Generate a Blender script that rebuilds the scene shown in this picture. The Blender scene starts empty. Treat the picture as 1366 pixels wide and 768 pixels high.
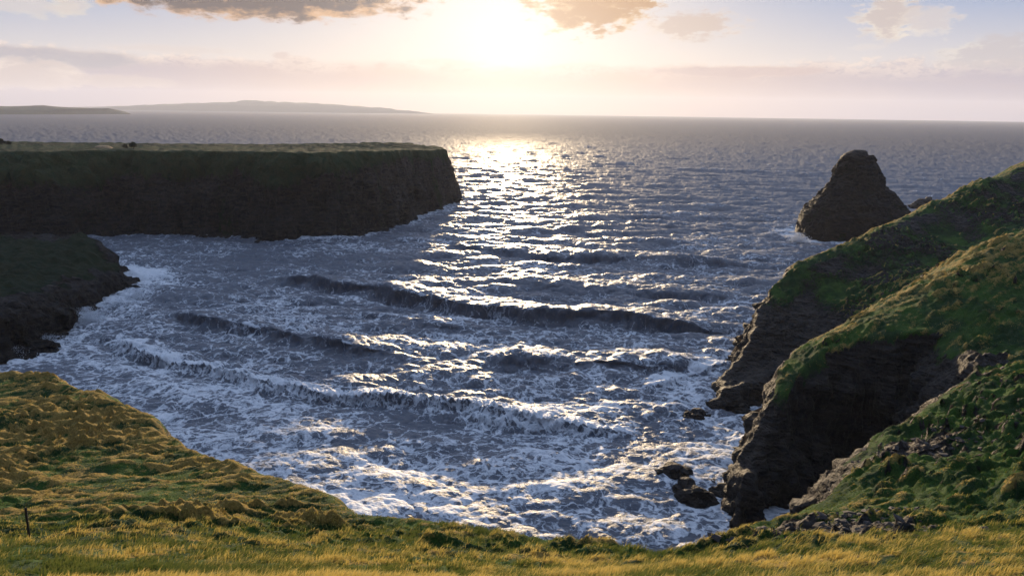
import bpy, math, random
import numpy as np
from mathutils import Vector, Matrix

# ------------------------------------------------------------------ basics
R = math.radians
random.seed(4)
rng = np.random.default_rng(11)
sc = bpy.context.scene
col = sc.collection
EXPO = 1.25
CAMH = 40.0
F, PITCH, ROLL = 900.0, R(14.6), R(0.77)
SUN_AZ, SUN_EL = R(-0.7), R(5.6)

MC = Matrix.Rotation(math.pi/2 - PITCH, 3, 'X') @ Matrix.Rotation(ROLL, 3, 'Z')
def ray(px, py):
    return MC @ Vector(((px-683)/F, (384-py)/F, -1.0))
def at(px, py, Y):                       # a point of the place at forward distance Y
    d = ray(px, py); t = Y/d.y
    return (d.x*t, Y, CAMH + d.z*t)
def sea_at(px, py, z=0.0):
    d = ray(px, py); t = (z-CAMH)/d.z
    return (d.x*t, d.y*t, z)
def azel(px, py):
    d = ray(px, py).normalized()
    return math.atan2(d.x, d.y), math.asin(d.z)

cam = bpy.data.cameras.new('camera'); cam.sensor_width = 36; cam.lens = F/1366*36
cam.clip_start = 0.2; cam.clip_end = 60000
co = bpy.data.objects.new('camera', cam); col.objects.link(co)
co.matrix_world = Matrix.Translation((0, 0, CAMH)) @ MC.to_4x4()
sc.camera = co

def tag(o, label=None, cat=None, group=None, kind=None):
    if label: o['label'] = label
    if cat: o['category'] = cat
    if group: o['group'] = group
    if kind: o['kind'] = kind
    return o

# ------------------------------------------------------------------ noise
_p = np.random.default_rng(5).permutation(256).astype(np.int32)
PERM = np.concatenate([_p, _p])
_g = np.random.default_rng(6).normal(size=(256, 3)); _g /= np.linalg.norm(_g, axis=1)[:, None]
GX, GY, GZ = [np.ascontiguousarray(_g[:, i]).astype(np.float32) for i in range(3)]
def perlin(x, y, z=None):
    x = np.asarray(x, np.float32); y = np.asarray(y, np.float32)
    z = np.zeros_like(x) if z is None else np.asarray(z, np.float32)
    xf, yf, zf = np.floor(x), np.floor(y), np.floor(z)
    xi, yi, zi = xf.astype(np.int32) & 255, yf.astype(np.int32) & 255, zf.astype(np.int32) & 255
    x, y, z = x-xf, y-yf, z-zf
    u, v, w = [t*t*t*(t*(t*6-15)+10) for t in (x, y, z)]
    def g(ix, iy, iz, dx, dy, dz):
        h = PERM[PERM[PERM[(xi+ix) & 255] + ((yi+iy) & 255)] + ((zi+iz) & 255)]
        return GX[h]*dx + GY[h]*dy + GZ[h]*dz
    def l(a, b, t): return a + t*(b-a)
    r0 = l(l(g(0,0,0,x,y,z), g(1,0,0,x-1,y,z), u), l(g(0,1,0,x,y-1,z), g(1,1,0,x-1,y-1,z), u), v)
    r1 = l(l(g(0,0,1,x,y,z-1), g(1,0,1,x-1,y,z-1), u), l(g(0,1,1,x,y-1,z-1), g(1,1,1,x-1,y-1,z-1), u), v)
    return l(r0, r1, w)*1.5
def fbm(x, y, z=None, o=4, gain=0.5):
    a, s, r = 1.0, 1.0, 0
    zz = np.zeros_like(x) if z is None else z
    for i in range(o):
        r = r + a*perlin(x*s+i*17.3, y*s+i*5.1, zz*s+i*9.7); a *= gain; s *= 2.03
    return r
def sstep(a, b, x):
    t = np.clip((x-a)/(b-a), 0, 1); return t*t*(3-2*t)

# ------------------------------------------------------------------ geometry helpers
def mesh_from(name, verts, faces, mat, smooth=True, attrs=None, nper=4):
    me = bpy.data.meshes.new(name)
    nv, nf = len(verts), len(faces)
    me.vertices.add(nv); me.vertices.foreach_set('co', np.ascontiguousarray(verts, np.float32).ravel())
    me.loops.add(nf*nper); me.polygons.add(nf)
    me.loops.foreach_set('vertex_index', np.ascontiguousarray(faces, np.int32).ravel())
    me.polygons.foreach_set('loop_start', np.arange(0, nf*nper, nper, dtype=np.int32))
    try: me.polygons.foreach_set('loop_total', np.full(nf, nper, np.int32))
    except Exception: pass
    me.update(calc_edges=True)
    me.polygons.foreach_set('use_smooth', np.full(nf, smooth, bool))
    for k, a in (attrs or {}).items():
        t = me.attributes.new(k, 'FLOAT', 'POINT'); t.data.foreach_set('value', np.ascontiguousarray(a, np.float32).ravel())
    me.materials.append(mat)
    o = bpy.data.objects.new(name, me); col.objects.link(o)
    return o
def grid_faces(nr, nc):
    i = np.arange(nr-1)[:, None]*nc + np.arange(nc-1)[None]
    return np.stack([i, i+1, i+nc+1, i+nc], -1).reshape(-1, 4)
def poly_sdf(X, Y, P):                   # > 0 outside
    P = np.asarray(P, float); n = len(P)
    d = np.full(X.shape, 1e9); ins = np.zeros(X.shape, bool)
    for i in range(n):
        ax, ay = P[i]; bx, by = P[(i+1) % n]
        ex, ey = bx-ax, by-ay
        t = np.clip(((X-ax)*ex + (Y-ay)*ey)/(ex*ex+ey*ey+1e-9), 0, 1)
        d = np.minimum(d, (X-ax-t*ex)**2 + (Y-ay-t*ey)**2)
        c = ((ay > Y) != (by > Y)) & (X < ex*(Y-ay)/(ey if ey else 1e-9) + ax)
        ins ^= c
    return np.where(ins, -np.sqrt(d), np.sqrt(d))
class RBF:
    def __init__(s, pts, lam=0.02):
        P = np.array(pts, float); s.c = P[:, :2]/50; n = len(P)
        A = s.k(np.hypot(*(s.c[:, None]-s.c[None]).transpose(2, 0, 1))) + lam*np.eye(n)*0.01
        Q = np.c_[np.ones(n), s.c]
        M = np.block([[A, Q], [Q.T, np.zeros((3, 3))]])
        s.w = np.linalg.solve(M, np.r_[P[:, 2], 0, 0, 0]); s.n = n
    def k(s, r): return r*r*np.log(r+1e-6)
    def __call__(s, X, Y):
        X = X/50; Y = Y/50
        z = s.w[s.n] + s.w[s.n+1]*X + s.w[s.n+2]*Y
        for i in range(s.n):
            r2 = (X-s.c[i, 0])**2 + (Y-s.c[i, 1])**2 + 1e-9
            z = z + s.w[i]*0.5*r2*np.log(r2)
        return z
def normals(V, nr, nc):
    G = V.reshape(nr, nc, 3)
    dx = np.gradient(G, axis=1); dy = np.gradient(G, axis=0)
    n = np.cross(dx, dy); n /= np.linalg.norm(n, axis=-1, keepdims=True)+1e-9
    n *= np.sign(n[..., 2:3]+1e-9)
    return n.reshape(-1, 3)

def worley(x, y, z):
    xi, yi, zi = np.floor(x), np.floor(y), np.floor(z); f1 = np.full(x.shape, 9., np.float32); f2 = f1.copy()
    for i in (-1, 0, 1):
        for j in (-1, 0, 1):
            for k in (-1, 0, 1):
                cx, cy, cz = xi+i, yi+j, zi+k
                h = PERM[PERM[PERM[cx.astype(np.int32) & 255]+(cy.astype(np.int32) & 255)]+(cz.astype(np.int32) & 255)]
                d = (cx+.5+.45*GX[h]-x)**2 + (cy+.5+.45*GY[h]-y)**2 + (cz+.5+.45*GZ[h]-z)**2
                f2 = np.where(d < f1, f1, np.minimum(f2, d)); f1 = np.minimum(f1, d)
    return np.sqrt(f1), np.sqrt(f2)
def rock_displace(V, N, rock, amp, seed=0.0, scale=1.0):
    """crags, ledges and tilted beds, pushed along the surface normal"""
    x, y, z = [V[:, i].astype(np.float32)*scale for i in range(3)]
    u = 0.82*z + 0.35*x + 0.45*y + 1.2*perlin(x*.09+seed, y*.09, z*.09)          # across the beds
    d = 0.9*fbm(x*.11+seed, y*.11, z*.11, 3)
    r = 1-np.abs(perlin(x*.22+seed+7, y*.22, z*.22)*1.6); d += 0.55*(r-.6)
    bed = np.abs(((u*0.75 + 0.5*perlin(x*.3, y*.3+seed, z*.3)) % 1.0) - .5)*2
    d += 0.26*(bed-.5)
    bed2 = np.abs(((u*2.6 + 0.6*perlin(x*.8, y*.8+seed, z*.8)) % 1.0) - .5)*2
    d += 0.10*(bed2-.5)
    d += 0.22*fbm(x*.9+seed, y*.9, z*.9, 3)
    d += 0.42*np.abs(perlin(x*.5+seed, y*.5, z*.35)) + .24*np.abs(perlin(x*1.3+seed, y*1.3, z*.8)) - .2
    m = rock > .03; xm, ym, zm = x[m], y[m], z[m]
    wq = .5*perlin(xm*.4+seed, ym*.4, zm*.4)
    for sc_, am in ((.28, 1.0), (.75, .42), (1.9, .16)):
        q1, q2 = worley((xm+wq)*sc_, (ym-wq)*sc_, (zm*.8+.4*xm+wq)*sc_)
        d[m] += am*(np.minimum(q2-q1, .35)*1.5 - .25 - .45*(q1-.5))
    return V + N*(rock*amp*d)[:, None]

# ------------------------------------------------------------------ node helper
class NG:
    def __init__(s, tree): s.t = tree; s.n = tree.nodes; s.l = tree.links
    def new(s, typ, **kw):
        x = s.n.new(typ)
        for k, v in kw.items(): setattr(x, k, v)
        return x
    def put(s, sock, v):
        if v is None: return
        if hasattr(v, 'is_output') or isinstance(v, bpy.types.NodeSocket): s.l.new(v, sock)
        else:
            if sock.type == 'RGBA' and len(v) == 3: v = (*v, 1)
            sock.default_value = v
    def m(s, op, a, b=None, c=None, clamp=False):
        x = s.new('ShaderNodeMath', operation=op, use_clamp=clamp)
        for i, v in enumerate((a, b, c)):
            if v is not None: s.put(x.inputs[i], v)
        return x.outputs[0]
    def ss(s, v, a, b, lo=0.0, hi=1.0):
        x = s.new('ShaderNodeMapRange', interpolation_type='SMOOTHSTEP')
        for i, q in enumerate((v, a, b, lo, hi)): s.put(x.inputs[i], q)
        return x.outputs[0]
    def mix(s, f, a, b, mode='MIX'):
        x = s.new('ShaderNodeMix', data_type='RGBA', blend_type=mode)
        s.put(x.inputs[0], f); s.put(x.inputs[6], a); s.put(x.inputs[7], b)
        return x.outputs[2]
    def vm(s, op, a, b=None, sc=None):
        x = s.new('ShaderNodeVectorMath', operation=op)
        s.put(x.inputs[0], a)
        if b is not None: s.put(x.inputs[1], b)
        if sc is not None: s.put(x.inputs[3], sc)
        return x.outputs[0]
    def noise(s, vec, scale, detail=4, rough=0.55, dist=0.0, out=0):
        x = s.new('ShaderNodeTexNoise'); s.put(x.inputs['Vector'], vec)
        x.inputs['Scale'].default_value = scale; x.inputs['Detail'].default_value = detail
        x.inputs['Roughness'].default_value = rough; x.inputs['Distortion'].default_value = dist
        return x.outputs[out]
    def attr(s, name):
        return s.new('ShaderNodeAttribute', attribute_name=name).outputs['Fac']
    def comb(s, x, y, z=0.0):
        c = s.new('ShaderNodeCombineXYZ')
        for i, v in enumerate((x, y, z)): s.put(c.inputs[i], v)
        return c.outputs[0]
def material(name):
    m = bpy.data.materials.new(name); m.use_nodes = True
    g = NG(m.node_tree); g.n.clear()
    g.out = g.new('ShaderNodeOutputMaterial')
    return m, g

# ------------------------------------------------------------------ sky and sun
def lin(r, g, b):
    f = lambda c: (c/255/12.92 if c/255 <= .04045 else ((c/255+.055)/1.055)**2.4)/(2**EXPO)
    return (f(r), f(g), f(b))
sund = Vector((math.sin(SUN_AZ)*math.cos(SUN_EL), math.cos(SUN_AZ)*math.cos(SUN_EL), math.sin(SUN_EL)))
w = bpy.data.worlds.new('World'); sc.world = w; w.use_nodes = True
g = NG(w.node_tree); g.n.clear()
sky = g.new('ShaderNodeTexSky', sky_type='NISHITA', sun_disc=False)
sky.sun_elevation = SUN_EL; sky.sun_rotation = SUN_AZ
sky.air_density = 1.0; sky.dust_density = 1.2; sky.ozone_density = 2.0
tc = g.new('ShaderNodeTexCoord'); D = tc.outputs['Generated']
sep = g.new('ShaderNodeSeparateXYZ'); g.put(sep.inputs[0], D)
az = g.m('ARCTAN2', sep.outputs[0], sep.outputs[1]); el = g.m('ARCSINE', sep.outputs[2])
dp = g.new('ShaderNodeVectorMath', operation='DOT_PRODUCT'); g.put(dp.inputs[0], D); dp.inputs[1].default_value = sund
ang = g.m('ARCCOSINE', g.m('MINIMUM', dp.outputs['Value'], 0.999999))
def gauss(a, s): 
    q = g.m('DIVIDE', a, s); return g.m('EXPONENT', g.m('MULTIPLY', g.m('MULTIPLY', q, q), -1.0))
skyb = g.vm('SCALE', sky.outputs[0], sc=0.075)
# thin high veil that whitens the sky towards the sun
c = g.mix(g.ss(el, R(2), R(10)), lin(216, 210, 214), lin(128, 158, 206))
c = g.mix(g.ss(el, R(14), R(60)), c, tuple(1.65*q_ for q_ in lin(166, 188, 226)))  # overhead sky, out of view, made brighter to lift water and shaded land
base = g.mix(0.92, skyb, c)
base = g.mix(g.m('MULTIPLY', gauss(ang, R(20)), 0.80), base, lin(246, 230, 214))
uv = g.comb(g.m('MULTIPLY', az, 14.0), g.m('MULTIPLY', el, 34.0))
n1 = g.noise(uv, 1.0, 8, 0.6); n2 = g.noise(g.vm('ADD', uv, (3.1, 7.7, 0)), 2.6, 6, 0.6)
n0 = g.noise(g.comb(g.m('MULTIPLY', az, 5.0), g.m('MULTIPLY', el, 60.0)), 1.0, 4, 0.5)
nf = g.noise(uv, 4.0, 8, 0.65)
# bank of low cloud above the horizon
topl = g.m('ADD', g.m('MULTIPLY', g.m('SUBTRACT', n1, .5), R(2.6)), g.m('MULTIPLY', g.m('SUBTRACT', nf, .5), R(1.3)))
edge = g.m('SUBTRACT', R(3.9), g.m('SUBTRACT', el, topl))
bank = g.m('MULTIPLY', g.ss(edge, R(-.05), R(.45)), 0.86)
lit = g.m('MULTIPLY', g.ss(edge, R(1.5), R(0.1)), g.ss(nf, .40, .56))
bankc = g.mix(g.ss(g.m('ABSOLUTE', g.m('SUBTRACT', az, SUN_AZ)), R(4), R(34)), lin(230, 196, 174), lin(174, 165, 182))
bankc = g.mix(g.m('MULTIPLY', g.ss(n0, .4, .66), .35), bankc, lin(196, 176, 178))
bankc = g.mix(lit, bankc, lin(248, 228, 212))
base = g.mix(bank, base, bankc)
# single clouds: px, py, half width, half height, softness, opacity, colour lit, colour shade, ragged
CL = [(330, -10, 255, 34, .28, .97, (232, 184, 136), (108, 94, 90), .5),
      (790, -4, 88, 48, .30, .95, (238, 200, 150), (196, 152, 104), .75),
      (715, -20, 60, 26, .5, .7, (240, 214, 180), (206, 170, 130), .8),
      (922, 34, 70, 20, .5, .75, (244, 222, 200), (212, 188, 170), .95),
      (1184, 22, 46, 28, .4, .95, (246, 232, 214), (206, 192, 186), .95),
      (1238, 27, 44, 18, .5, .8, (244, 230, 214), (214, 204, 202), .95),
      (1330, 72, 90, 24, .5, .8, (240, 228, 212), (198, 190, 192), .95),
      (40, 5, 70, 14, .5, .8, (240, 228, 206), (214, 206, 204), .9),
      (95, 8, 34, 12, .5, .6, (240, 226, 200), (220, 206, 196), .9),
      (60, 78, 170, 14, .4, .85, (214, 198, 190), (176, 172, 180), .35),
      (230, 66, 120, 6, .6, .5, (242, 226, 212), (226, 210, 202), .6),
      (25, 100, 100, 20, .4, .95, (246, 230, 216), (214, 198, 192), .7),
      (150, 108, 100, 9, .5, .8, (244, 226, 212), (212, 196, 190), .8),
      (980, 96, 140, 8, .4, .75, (234, 206, 190), (206, 182, 178), .5),
      (590, 84, 70, 6, .6, .5, (246, 222, 200), (236, 206, 186), .7),
      (374, 74, 14, 6, .7, .7, (240, 218, 200), (216, 192, 184), .9),
      (1160, 63, 26, 5, .7, .6, (244, 232, 222), (226, 216, 212), .9)]
for (px, py, wx, wy, so, op, cl, cd, rg) in CL:
    a0, e0 = azel(px, py); q = math.cos(abs(a0))
    wa, we = wx/F*q*q, wy/F*0.97
    dx = g.m('DIVIDE', g.m('SUBTRACT', az, a0), wa); dy = g.m('DIVIDE', g.m('SUBTRACT', el, e0), we)
    rr = g.m('SQRT', g.m('ADD', g.m('MULTIPLY', dx, dx), g.m('MULTIPLY', dy, dy)))
    nn = g.m('ADD', g.m('MULTIPLY', g.m('SUBTRACT', n2, .5), 2.2), g.m('MULTIPLY', g.m('SUBTRACT', nf, .5), .9))
    v = g.m('SUBTRACT', g.m('ADD', 1.0, g.m('MULTIPLY', nn, rg)), rr)
    mk = g.m('MULTIPLY', g.ss(v, 0.0, so), op)
    sh = g.ss(g.m('ADD', v, g.m('MULTIPLY', g.m('SUBTRACT', n1, .5), 1.6)), .0, .5)
    base = g.mix(mk, base, g.mix(sh, lin(*cl), lin(*cd)))
hg = g.m('MULTIPLY', g.m('MULTIPLY', gauss(g.m('SUBTRACT', az, SUN_AZ), R(15)), gauss(el, R(3.2))), .28)
base = g.mix(hg, base, lin(255, 216, 170))
# aureole of the sun itself, seen through the thin cloud
gl = g.vm('SCALE', lin(255, 246, 236), sc=g.m('MULTIPLY', gauss(ang, R(11)), .30))
base = g.vm('ADD', base, gl)
gl2 = g.vm('SCALE', lin(255, 236, 205), sc=g.m('MULTIPLY', gauss(ang, R(4)), .15))
base = g.vm('ADD', base, gl2)
# the sky opposite the low sun is dimmer and bluer
base = g.mix(g.ss(ang, R(62), R(120)), base, g.mix(1.0, base, (.24, .28, .34), 'MULTIPLY'))
bg = g.new('ShaderNodeBackground'); g.put(bg.inputs[0], base); bg.inputs[1].default_value = 1.0
wo = g.new('ShaderNodeOutputWorld'); g.l.new(bg.outputs[0], wo.inputs[0])
w.cycles.sampling_method = 'MANUAL'; w.cycles.sample_map_resolution = 1024

sl = bpy.data.lights.new('sun', 'SUN'); sl.energy = 3.4; sl.angle = R(1.5); sl.color = (1.0, 0.75, 0.46)
so = bpy.data.objects.new('sun', sl); col.objects.link(so)
so.rotation_euler = (-sund).to_track_quat('-Z', 'Y').to_euler()

# ------------------------------------------------------------------ materials
def geo(g): return g.new('ShaderNodeNewGeometry').outputs['Position']
def land_material(name, green, green2, gold, rockc, rockc2, bump=0.12, leaf=2.2):
    m, g = material(name); P = geo(g)
    rock = g.attr('rock'); gd = g.attr('gold')
    nA = g.noise(P, 0.35, 5, .6); nB = g.noise(P, leaf, 6, .65); nC = g.noise(P, leaf*4.3, 5, .7)
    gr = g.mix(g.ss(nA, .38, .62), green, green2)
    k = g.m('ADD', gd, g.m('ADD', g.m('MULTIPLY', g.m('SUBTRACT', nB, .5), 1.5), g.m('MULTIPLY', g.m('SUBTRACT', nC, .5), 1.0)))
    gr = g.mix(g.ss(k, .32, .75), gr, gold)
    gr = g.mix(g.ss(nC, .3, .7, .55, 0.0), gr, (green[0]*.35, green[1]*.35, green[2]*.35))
    st = g.vm('ADD', g.vm('MULTIPLY', P, (.6, .7, 1.5)), g.vm('SCALE', g.noise(P, .4, 3, .6, out=1), sc=1.2))
    r1 = g.noise(st, 0.9, 8, .65, .4); r2 = g.noise(P, 5.0, 6, .7)
    rc = g.mix(g.ss(r1, .35, .66), rockc, rockc2)
    rc = g.mix(g.ss(r2, .58, .75, 0, .5), rc, (rockc2[0]*1.9, rockc2[1]*1.8, rockc2[2]*1.6))
    f = g.ss(g.m('ADD', rock, g.m('MULTIPLY', g.m('SUBTRACT', nB, .5), .9)), .35, .62)
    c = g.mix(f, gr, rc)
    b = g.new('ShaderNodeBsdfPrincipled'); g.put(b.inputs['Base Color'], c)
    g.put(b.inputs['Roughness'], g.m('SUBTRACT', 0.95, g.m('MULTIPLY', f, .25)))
    b.inputs['Specular IOR Level'].default_value = 0.25
    vo = g.new('ShaderNodeTexVoronoi', feature='F1'); g.put(vo.inputs['Vector'], g.vm('MULTIPLY', st, (1, 1, 1.6))); vo.inputs['Scale'].default_value = .9*leaf/2.2
    vo2 = g.new('ShaderNodeTexVoronoi', feature='F1'); g.put(vo2.inputs['Vector'], st); vo2.inputs['Scale'].default_value = 3.4*leaf/2.2
    h = g.m('ADD', g.m('MULTIPLY', nB, 1.0), g.m('MULTIPLY', nC, .45))
    h = g.m('ADD', h, g.m('MULTIPLY', f, g.m('ADD', g.m('MULTIPLY', vo.outputs['Distance'], 3.2), g.m('MULTIPLY', vo2.outputs['Distance'], 1.3))))
    h = g.m('ADD', h, g.m('MULTIPLY', f, g.m('ADD', g.m('MULTIPLY', r1, 2.4), g.m('MULTIPLY', r2, .8))))
    bp = g.new('ShaderNodeBump'); bp.inputs['Strength'].default_value = 1.0; bp.inputs['Distance'].default_value = bump
    g.put(bp.inputs['Height'], h); g.l.new(bp.outputs[0], b.inputs['Normal'])
    g.l.new(b.outputs[0], g.out.inputs[0])
    return m
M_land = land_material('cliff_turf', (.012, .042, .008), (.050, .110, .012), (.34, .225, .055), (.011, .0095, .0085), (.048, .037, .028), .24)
M_dark = land_material('headland_turf', (.028, .060, .016), (.055, .070, .020), (.046, .046, .016), (.022, .018, .017), (.085, .066, .050), 1.2, .8)
M_spur = land_material('spur_turf', (.013, .032, .010), (.026, .036, .012), (.07, .055, .022), (.012, .011, .011), (.050, .040, .031), .9, 1.0)
M_stack = land_material('stack_rock', (.022, .034, .012), (.034, .040, .014), (.07, .055, .02), (.014, .011, .009), (.042, .031, .022), .9, .5)
M_rock = land_material('wet_rock', (.02, .03, .012), (.03, .03, .012), (.05, .04, .02), (.010, .009, .008), (.045, .036, .030), .25, 1.5)

def simple(name, c, rough=.8, scale=6.0, var=.4, bump=.01):
    m, g = material(name)
    t = g.new('ShaderNodeTexCoord').outputs['Object']
    n = g.noise(t, scale, 6, .65)
    cc = g.mix(g.ss(n, .3, .7), tuple(x*(1-var) for x in c), tuple(x*(1+var) for x in c))
    b = g.new('ShaderNodeBsdfPrincipled'); g.put(b.inputs['Base Color'], cc); b.inputs['Roughness'].default_value = rough
    bp = g.new('ShaderNodeBump'); bp.inputs['Distance'].default_value = bump; g.put(bp.inputs['Height'], n); g.l.new(bp.outputs[0], b.inputs['Normal'])
    g.l.new(b.outputs[0], g.out.inputs[0]); return m

# ------------------------------------------------------------------ near land (foreground slope, gully, right spurs)
CP = [  # px, py, forward distance
 (0, 497, 60), (60, 503, 57), (130, 525, 51), (190, 550, 46), (240, 592, 39), (330, 628, 33), (420, 655, 28.5), (470, 680, 25.5),
 (560, 688, 24), (650, 703, 22), (720, 715, 21), (800, 722, 20.3), (870, 735, 19.3), (910, 736, 19.3), (950, 722, 20.5),
 (0, 540, 50), (60, 560, 44), (0, 600, 38.5), (140, 600, 36), (0, 650, 30), (180, 660, 26.5), (320, 680, 23), (450, 715, 19), (600, 730, 17.5), (760, 745, 16.5),
 (0, 690, 18.5), (0, 712, 16), (60, 705, 16.6), (200, 700, 17), (300, 716, 16), (420, 738, 14.6), (560, 752, 13.8), (683, 768, 12.6), (860, 762, 13.0), (1000, 745, 14.5),
 (0, 768, 10.5), (340, 768, 11.6), (1020, 768, 12.0), (1366, 768, 11.0), (1366, 720, 14.5), (1200, 725, 15.0), (1100, 730, 15),
 (1000, 700, 23.5), (1090, 675, 27), (1140, 640, 32), (1200, 655, 27), (1170, 595, 39), (1230, 550, 46), (1280, 520, 51), (1366, 640, 24), (1300, 610, 31), (1366, 560, 36), (1300, 560, 40), (1366, 490, 54), (1366, 520, 45),
 (1366, 440, 64), (1300, 450, 65), (1366, 380, 73), (1366, 335, 80), (1366, 305, 86), (1300, 335, 84), (1250, 365, 81), (1200, 390, 79.5), (1150, 420, 77), (1090, 455, 74), (1230, 430, 70), (1160, 470, 68), (1062, 490, 70.5), (1040, 525, 68), (1026, 575, 65.5), (1016, 605, 64),
 (1366, 213, 150), (1310, 238, 143), (1250, 268, 136), (1200, 290, 130), (1160, 307, 126), (1130, 323, 122), (1095, 340, 118), (1062, 358, 114.5), (1040, 385, 110.5), (1022, 410, 106), (1012, 440, 101), (1000, 480, 97),
 (1366, 258, 138), (1366, 285, 128), (1250, 315, 123), (1250, 350, 112), (1150, 360, 113), (1150, 400, 104), (1090, 395, 108), (1090, 440, 101), (1050, 430, 103), (1050, 475, 98), (972, 512, 92), (992, 628, 62)]
pts = [at(*c_) for c_ in CP]
pts += [(0, 1, 38.3), (-14, 2, 38), (14, 2, 38), (0, -12, 39), (-60, -12, 40), (60, -12, 40), (-60, 20, 33), (60, 20, 33), (-100, 40, 30), (-100, 60, 22), (100, 60, 32),
        (140, 60, 38), (160, 110, 38), (165, 150, 34), (110, 110, 31), (150, -10, 42), (-110, -10, 42),
        # seaward backs of the two spurs
        (170, 163, 24), (60, 136, 2), (90, 155, 8)]
near_rbf = RBF(pts)
def xy(px, py, Y): return at(px, py, Y)[:2]
RIM = [(-118, -20), (-118, 62), (-75, 63), xy(0, 497, 60.5), xy(60, 503, 57.5), xy(130, 525, 51.5), xy(190, 550, 46.5), xy(240, 592, 39.3), xy(330, 628, 33.3), xy(420, 655, 28.8), xy(470, 680, 25.8),
       xy(560, 688, 24.3), xy(650, 703, 22.3), xy(720, 715, 21.3), xy(800, 722, 20.6), xy(870, 735, 19.6), xy(910, 736, 19.6), xy(950, 722, 20.8), xy(1000, 700, 23.7), xy(1090, 675, 27.3),
       xy(1140, 640, 32.3), xy(1170, 595, 39.3), xy(1230, 550, 46.5), xy(1300, 485, 58), xy(1255, 447, 67.5), xy(1160, 460, 71), xy(1090, 480, 71), xy(1052, 510, 68.5), xy(1030, 560, 65.5),
       xy(1006, 605, 63), xy(990, 632, 61.5), xy(992, 618, 65), xy(1016, 580, 67.5), xy(1036, 525, 70), xy(1060, 488, 72.5), xy(1090, 455, 77), xy(1130, 430, 82), xy(1170, 405, 89), xy(1120, 425, 97), xy(1060, 472, 96),
       xy(1000, 505, 92), xy(966, 518, 90.5), xy(985, 490, 96), xy(1010, 440, 102), xy(1020, 410, 107.5), xy(1038, 385, 112), xy(1062, 358, 117), xy(1095, 340, 121), xy(1130, 323, 125), xy(1160, 307, 129.5), xy(1200, 290, 133.5),
       xy(1250, 268, 140), xy(1310, 238, 147), xy(1366, 213, 155), (175, 170), (175, -20)]
def nonuni(a, b, c0, k):
    out = [0.0]
    while out[-1] < b: out.append(out[-1] + c0 + k*abs(out[-1]))
    neg = [0.0]
    while neg[-1] > a: neg.append(neg[-1] - c0 - k*abs(neg[-1]))
    return np.array(neg[:0:-1] + out)
gx = nonuni(-112, 168, .055, .0040); gy = nonuni(-14, 162, .055, .0036)
X, Y = np.meshgrid(gx, gy); nr, nc = X.shape
# craggy outline of the rim
wx = 1.6*fbm(X*.13, Y*.13, o=4); wy = 1.6*fbm(X*.13+40, Y*.13+9, o=4)
far_ = sstep(15, 45, np.hypot(X, Y))
sd = poly_sdf(X + wx*far_, Y + wy*far_, RIM)
Z = near_rbf(X, Y)
dist = np.hypot(X, Y)
inl = sstep(1.5, -1.5, sd)
# tussocks and little terraces
ang_ = .55
xr, yr = X*math.cos(ang_)+Y*math.sin(ang_), -X*math.sin(ang_)+Y*math.cos(ang_)
w1 = perlin(X*.5, Y*.5)*.5
rnd = lambda t: (1-np.exp(-t*3.0))*.62
t1 = np.abs(perlin(xr*.50+w1, yr*1.1+w1*1.3)); t1 = rnd(t1)          # rounded mounds with creases
t2 = np.abs(perlin(xr*1.15+9+w1, yr*2.3+3+w1*2)); t2 = rnd(t2)
t3 = np.abs(perlin(X*2.6+19, Y*3.4+3))
def terr(u, k):
    q_ = u - np.floor(u); return np.where(q_ < k, .5-.5*np.cos(q_/k*math.pi), .5+.5*np.cos((q_-k)/(1-k)*math.pi))
a2_ = .28
xt, yt = X*math.cos(a2_)+Y*math.sin(a2_), -X*math.sin(a2_)+Y*math.cos(a2_)
s1 = terr(yt*.72 + 1.1*fbm(xt*.22, yt*.22, o=3), .26)*sstep(-.25, .35, fbm(xt*.3+8, yt*.5, o=2))
s2 = terr(yt*1.55 + 1.0*fbm(xt*.5+4, yt*.5, o=3), .3)*sstep(-.2, .4, fbm(xt*.8+2, yt*1.1, o=2))
patch = fbm(X*.08+3, Y*.08+8, o=3)
big = fbm(X*.07, Y*.07, o=3)
tk = np.clip(.75+patch*.9, .25, 1.3)
tuss = tk*(.75*t1 + .62*t2 + .32*t3 + .55*s1 + .30*s2)
farr = sstep(6, 16, dist)
med = fbm(xr*.13+3, yr*.26+1, o=4)
Z = Z + inl*(big*(.9-.6*sstep(45, 65, Y))*sstep(12, 35, dist) + .55*med*sstep(18, 40, dist)*sstep(70, 50, Y) + (tuss-.6)*(.20+.45*farr*sstep(13, 19, Y)+.42*sstep(22, 36, np.hypot(X, Y))))
ks = 2.6 + 1.2*perlin(X*.05+5, Y*.05)
so_ = np.maximum(sd, 0)
drop = ks*(np.sqrt(so_**2+.8)-.894)
Z = Z - drop
Z = np.where(Z < .5, .5 + (Z-.5)*.45, Z); Z = np.maximum(Z, -5)
V = np.stack([X, Y, Z], -1).reshape(-1, 3)
N = normals(V, nr, nc)
slope = 1-N[:, 2]
rock = sstep(.2, 2.0, sd.ravel()) * sstep(.12, .3, slope + .12)
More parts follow.
